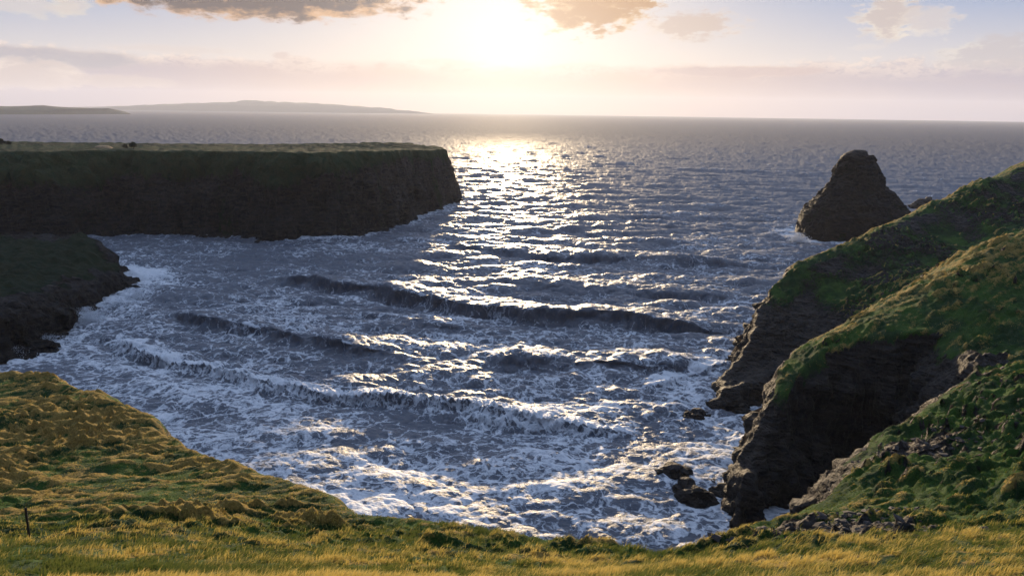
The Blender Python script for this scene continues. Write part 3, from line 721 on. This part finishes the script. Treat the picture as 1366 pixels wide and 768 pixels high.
fb = g.new('ShaderNodeBsdfPrincipled'); g.put(fb.inputs['Base Color'], g.mix(g.ss(k, .0, .6), (.34, .36, .39), (.70, .70, .70)))
fb.inputs['Roughness'].default_value = .6; fb.inputs['Specular IOR Level'].default_value = .3; g.l.new(bz.outputs[0], fb.inputs['Normal'])
mx = g.new('ShaderNodeMixShader'); g.put(mx.inputs[0], fm); g.l.new(b.outputs[0], mx.inputs[1]); g.l.new(fb.outputs[0], mx.inputs[2])
g.l.new(mx.outputs[0], g.out.inputs[0])
sea = mesh_from('sea_water', V, grid_faces(nr_, nc_)[:, ::-1], ms, attrs={'foam': np.clip(foam, 0, 1.2), 'far': sstep(150, 1500, r)})
tag(sea, kind='structure')

# ------------------------------------------------------------------ stake, bushes, mound, stones, spray
M_wood = simple('weathered_wood', (.035, .028, .022), .9, 14, .5, .01)
def tube(name, pts_, rad, mat, seg=9, parent=None):
    V = []; F_ = []
    q = np.random.default_rng(3)
    for k_, (p_, r_) in enumerate(zip(pts_, rad)):
        for i in range(seg):
            a = 2*math.pi*i/seg; rr_ = r_*(1+.12*q.normal())
            V.append((p_[0]+rr_*math.cos(a), p_[1]+rr_*math.sin(a), p_[2]))
    for k_ in range(len(pts_)-1):
        for i in range(seg):
            F_.append((k_*seg+i, k_*seg+(i+1) % seg, (k_+1)*seg+(i+1) % seg, (k_+1)*seg+i))
    F_.append(tuple(range((len(pts_)-1)*seg, len(pts_)*seg))); F_.append(tuple(range(seg))[::-1])
    me = bpy.data.meshes.new(name); me.from_pydata(V, [], F_); me.update(); me.materials.append(mat)
    o = bpy.data.objects.new(name, me); col.objects.link(o)
    if parent: o.parent = parent
    return o
sx_, sy_, _ = at(38, 712, 16.0); sz_ = float(look(LZ, np.array([sx_]), np.array([sy_]))[0])
stake = bpy.data.objects.new('fence_stake', None); col.objects.link(stake); stake.location = (sx_, sy_, sz_)
tag(stake, 'thin dark weathered stake standing alone in the long grass at the lower left', 'stake')
tube('post', [(0, 0, -.25), (.005, 0, .2), (.02, .01, .5), (.035, .01, .78), (.05, .01, .96), (.052, .01, .98)], [.036, .034, .032, .033, .030, .018], M_wood, parent=stake)
tube('wire_stub', [(.03, -.03, .74), (.10, -.03, .76), (.16, -.04, .72), (.17, -.04, .66)], [.006, .005, .005, .004], M_wood, 6, stake)

ml, g = material('bush_leaves')
c_ = g.mix(g.noise(geo(g), 2.0, 3), (.018, .030, .010), (.045, .055, .018))
b = g.new('ShaderNodeBsdfPrincipled'); g.put(b.inputs['Base Color'], c_); b.inputs['Roughness'].default_value = .8; g.l.new(b.outputs[0], g.out.inputs[0])
gxh, gyh, ZH = HL
def hz_at(x_, y_):
    return float(ZH[np.clip(np.searchsorted(gyh, y_), 0, len(gyh)-1), np.clip(np.searchsorted(gxh, x_), 0, len(gxh)-1)])
def bush(px, Yd, wd_, ht_, label, seed):
    x_ = at(px, 196, Yd)[0]; z_ = hz_at(x_, Yd)
    e = bpy.data.objects.new('bush', None); col.objects.link(e); e.location = (x_, Yd, z_)
    tag(e, label, 'bush', 'bushes on the far headland')
    tube('trunk', [(0, 0, -.4), (.1, 0, .4*ht_), (.15, .05, .8*ht_)], [.14, .10, .03], M_wood, parent=e)
    q = np.random.default_rng(seed); n = 2600
    cen = q.normal(size=(9, 3))*np.array([wd_*.24, wd_*.2, ht_*.16]) + np.array([0, 0, ht_*.5]); cen[0] = (0, 0, ht_*.72)
    k_ = q.integers(0, 9, n); dd_ = q.normal(size=(n, 3)); dd_ /= np.linalg.norm(dd_, axis=1)[:, None]
    c0 = cen[k_] + dd_*(q.random(n)**.4)[:, None]*np.array([wd_*.22, wd_*.2, ht_*.27]); c0[:, 2] = np.maximum(c0[:, 2], .05)
    u_ = q.normal(size=(n, 3)); u_ /= np.linalg.norm(u_, axis=1)[:, None]; v_ = np.cross(u_, q.normal(size=(n, 3))); v_ /= np.linalg.norm(v_, axis=1)[:, None]
    sz = .12*(.6+q.random(n))[:, None]
    vs_ = np.stack([c0-u_*sz, c0+v_*sz*.6, c0+u_*sz, c0-v_*sz*.6], 1).reshape(-1, 3)
    o_ = mesh_from('crown', vs_, np.arange(n*4).reshape(-1, 4), ml, smooth=False); o_.parent = e
bush(178, 240, 3.4, 2.5, 'dark rounded bush standing alone on the grassy top of the far headland', 1)
bush(168, 241, 2.4, 1.3, 'low dark bush just left of the rounded bush on the far headland', 2)
bush(3, 266, 3.2, 2.2, 'dark bush on the far headland at the left edge of the photo', 3)
bush(12, 268, 2.4, 1.6, 'small dark bush beside the one at the left edge on the far headland', 4)
mx_, my_ = at(137, 195, 246)[:2]
o = lump('earth_mound', [(-1, 3.0, 3.2), (0, 2.9, 3.1), (.5, 2.3, 2.4), (.85, 1.2, 1.3)], (mx_, my_, hz_at(mx_, my_)), simple('bare_sandy_earth', (.42, .27, .13), .9, 2.0, .25, .03), 44, rough=.12, sq=.7, nz=30, na=60, zlow=-.8, nfac=0)
tag(o, 'pale sandy mound catching the sun on top of the far headland', 'mound')

def stones(name, spots, seed, ok):
    q = np.random.default_rng(seed)
    ico = np.array([(1,0,0),(-1,0,0),(0,1,0),(0,-1,0),(0,0,1),(0,0,-1),(.6,.6,.55),(-.6,.6,.5),(.6,-.6,.5),(-.6,-.6,.6)], float)
    tri = [(0,6,8),(0,8,3),(0,2,6),(1,7,9),(1,9,3),(1,2,7),(4,6,7),(4,8,6),(4,9,8),(4,7,9),(2,7,6),(3,8,9),(0,5,2),(2,5,1),(1,5,3),(3,5,0)]
    tri = [t if True else t for t in tri]
    VV, FF = [], []
    for (px, py, Yd, rad, n) in spots:
        cx, cy, _z = at(px, py, Yd)
        X_ = cx + q.normal(size=n)*rad*.55; Y_ = cy + q.normal(size=n)*rad*.5
        Z_ = look(LZ, X_, Y_)
        for a, b_, c__ in zip(X_, Y_, Z_):
            s0 = min(.26, .030*math.exp(q.normal()*.75)*(1+Yd/22))
            M_ = Matrix.Rotation(q.uniform(0, 6.28), 3, 'Z') @ Matrix.Rotation(q.uniform(-.5, .5), 3, 'X')
            p_ = ico*(1+.25*q.normal(size=(10, 1)))*np.array([1, .75, .55])*s0
            p_ = p_ @ np.array(M_).T + np.array([a, b_, c__+s0*.1])
            o0 = len(VV)*10; VV.append(p_); FF += [(o0+t[0], o0+t[1], o0+t[2]) for t in tri]
    o_ = mesh_from(name, np.concatenate(VV), np.array(FF), M_st, smooth=False, nper=3)
    return tag(o_, kind='stuff')
M_st = simple('grey_stone', (.045, .036, .029), .85, 1.3, .6, .02)
stones('scree_stones', [(1120, 712, 19.5, 2.6, 260), (1080, 705, 21, 2.0, 130), (1210, 590, 36, 3.6, 260), (1250, 575, 38, 3.0, 180), (1180, 600, 35, 2.6, 160), (1150, 690, 23, 2, 120)], 9, True)

msp, g = material('spray')
b = g.new('ShaderNodeBsdfPrincipled'); b.inputs['Base Color'].default_value = (.8, .82, .84, 1); b.inputs['Roughness'].default_value = .5; g.l.new(b.outputs[0], g.out.inputs[0])
q = np.random.default_rng(77); VV = []
for (px, py, n, hh_, rr_) in ((118, 432, 2600, 3.4, 1.2), (128, 428, 1400, 1.8, 1.8), (160, 408, 1500, 1.5, 2.6), (182, 396, 1200, 1.8, 1.6), (60, 456, 1000, 1.2, 2.4), (1064, 322, 1500, 3.0, 1.8), (18, 474, 900, 1.6, 1.5), (905, 636, 500, .8, 1.2)):
    c0 = np.array(sea_at(px, py)); n_ = n
    t_ = q.random(n_)**1.6; P_ = c0 + np.stack([q.normal(size=n_)*rr_*(1-.55*t_), q.normal(size=n_)*rr_*.6*(1-.5*t_), t_*hh_], -1)
    sz = (.05+.07*q.random(n_)*(1-t_))[:, None]*(c0[1]/130)
    e1 = q.normal(size=(n_, 3)); e1 /= np.linalg.norm(e1, axis=1)[:, None]; e2 = np.cross(e1, q.normal(size=(n_, 3))); e2 /= np.linalg.norm(e2, axis=1)[:, None]; e3 = np.cross(e1, e2)
    VV.append(np.stack([P_+e1*sz, P_-e1*sz*.5+e2*sz, P_-e1*sz*.5-e2*sz*.6+e3*sz, P_-e3*sz], 1).reshape(-1, 3))
VV = np.concatenate(VV); ii = np.arange(len(VV)//4)[:, None]*4
tag(mesh_from('sea_spray', VV, np.concatenate([ii+np.array(t) for t in ((0, 1, 2), (0, 2, 3), (0, 3, 1), (1, 3, 2))]), msp, smooth=False, nper=3), kind='stuff')

# ------------------------------------------------------------------ haze
hz = bpy.data.meshes.new('haze')
a_ = 12600; zt, zb = 330, -8
vs = [(sx*a_, sy*a_, zz) for zz in (zb, zt) for sx, sy in ((-1, -1), (1, -1), (1, 1), (-1, 1))]
hz.from_pydata(vs, [], [(3, 2, 1, 0), (4, 5, 6, 7), (0, 1, 5, 4), (1, 2, 6, 5), (2, 3, 7, 6), (3, 0, 4, 7)])
mh, g = material('haze_air')
pv = g.new('ShaderNodeVolumePrincipled'); pv.inputs['Color'].default_value = (.76, .82, 1.0, 1); pv.inputs['Density'].default_value = 7e-5; pv.inputs['Anisotropy'].default_value = .3
g.l.new(pv.outputs[0], g.out.inputs['Volume'])
hz.materials.append(mh); ho = bpy.data.objects.new('haze', hz); col.objects.link(ho); tag(ho, kind='stuff')

# ------------------------------------------------------------------ render settings
sc.view_settings.view_transform = 'Standard'; sc.view_settings.look = 'None'; sc.view_settings.exposure = EXPO; sc.view_settings.gamma = 1
sc.render.engine = 'CYCLES'; sc.cycles.use_denoising = True
sc.cycles.max_bounces = 5; sc.cycles.diffuse_bounces = 2; sc.cycles.glossy_bounces = 2; sc.cycles.transmission_bounces = 2; sc.cycles.volume_bounces = 0
sc.cycles.sample_clamp_indirect = 6; sc.cycles.caustics_reflective = False
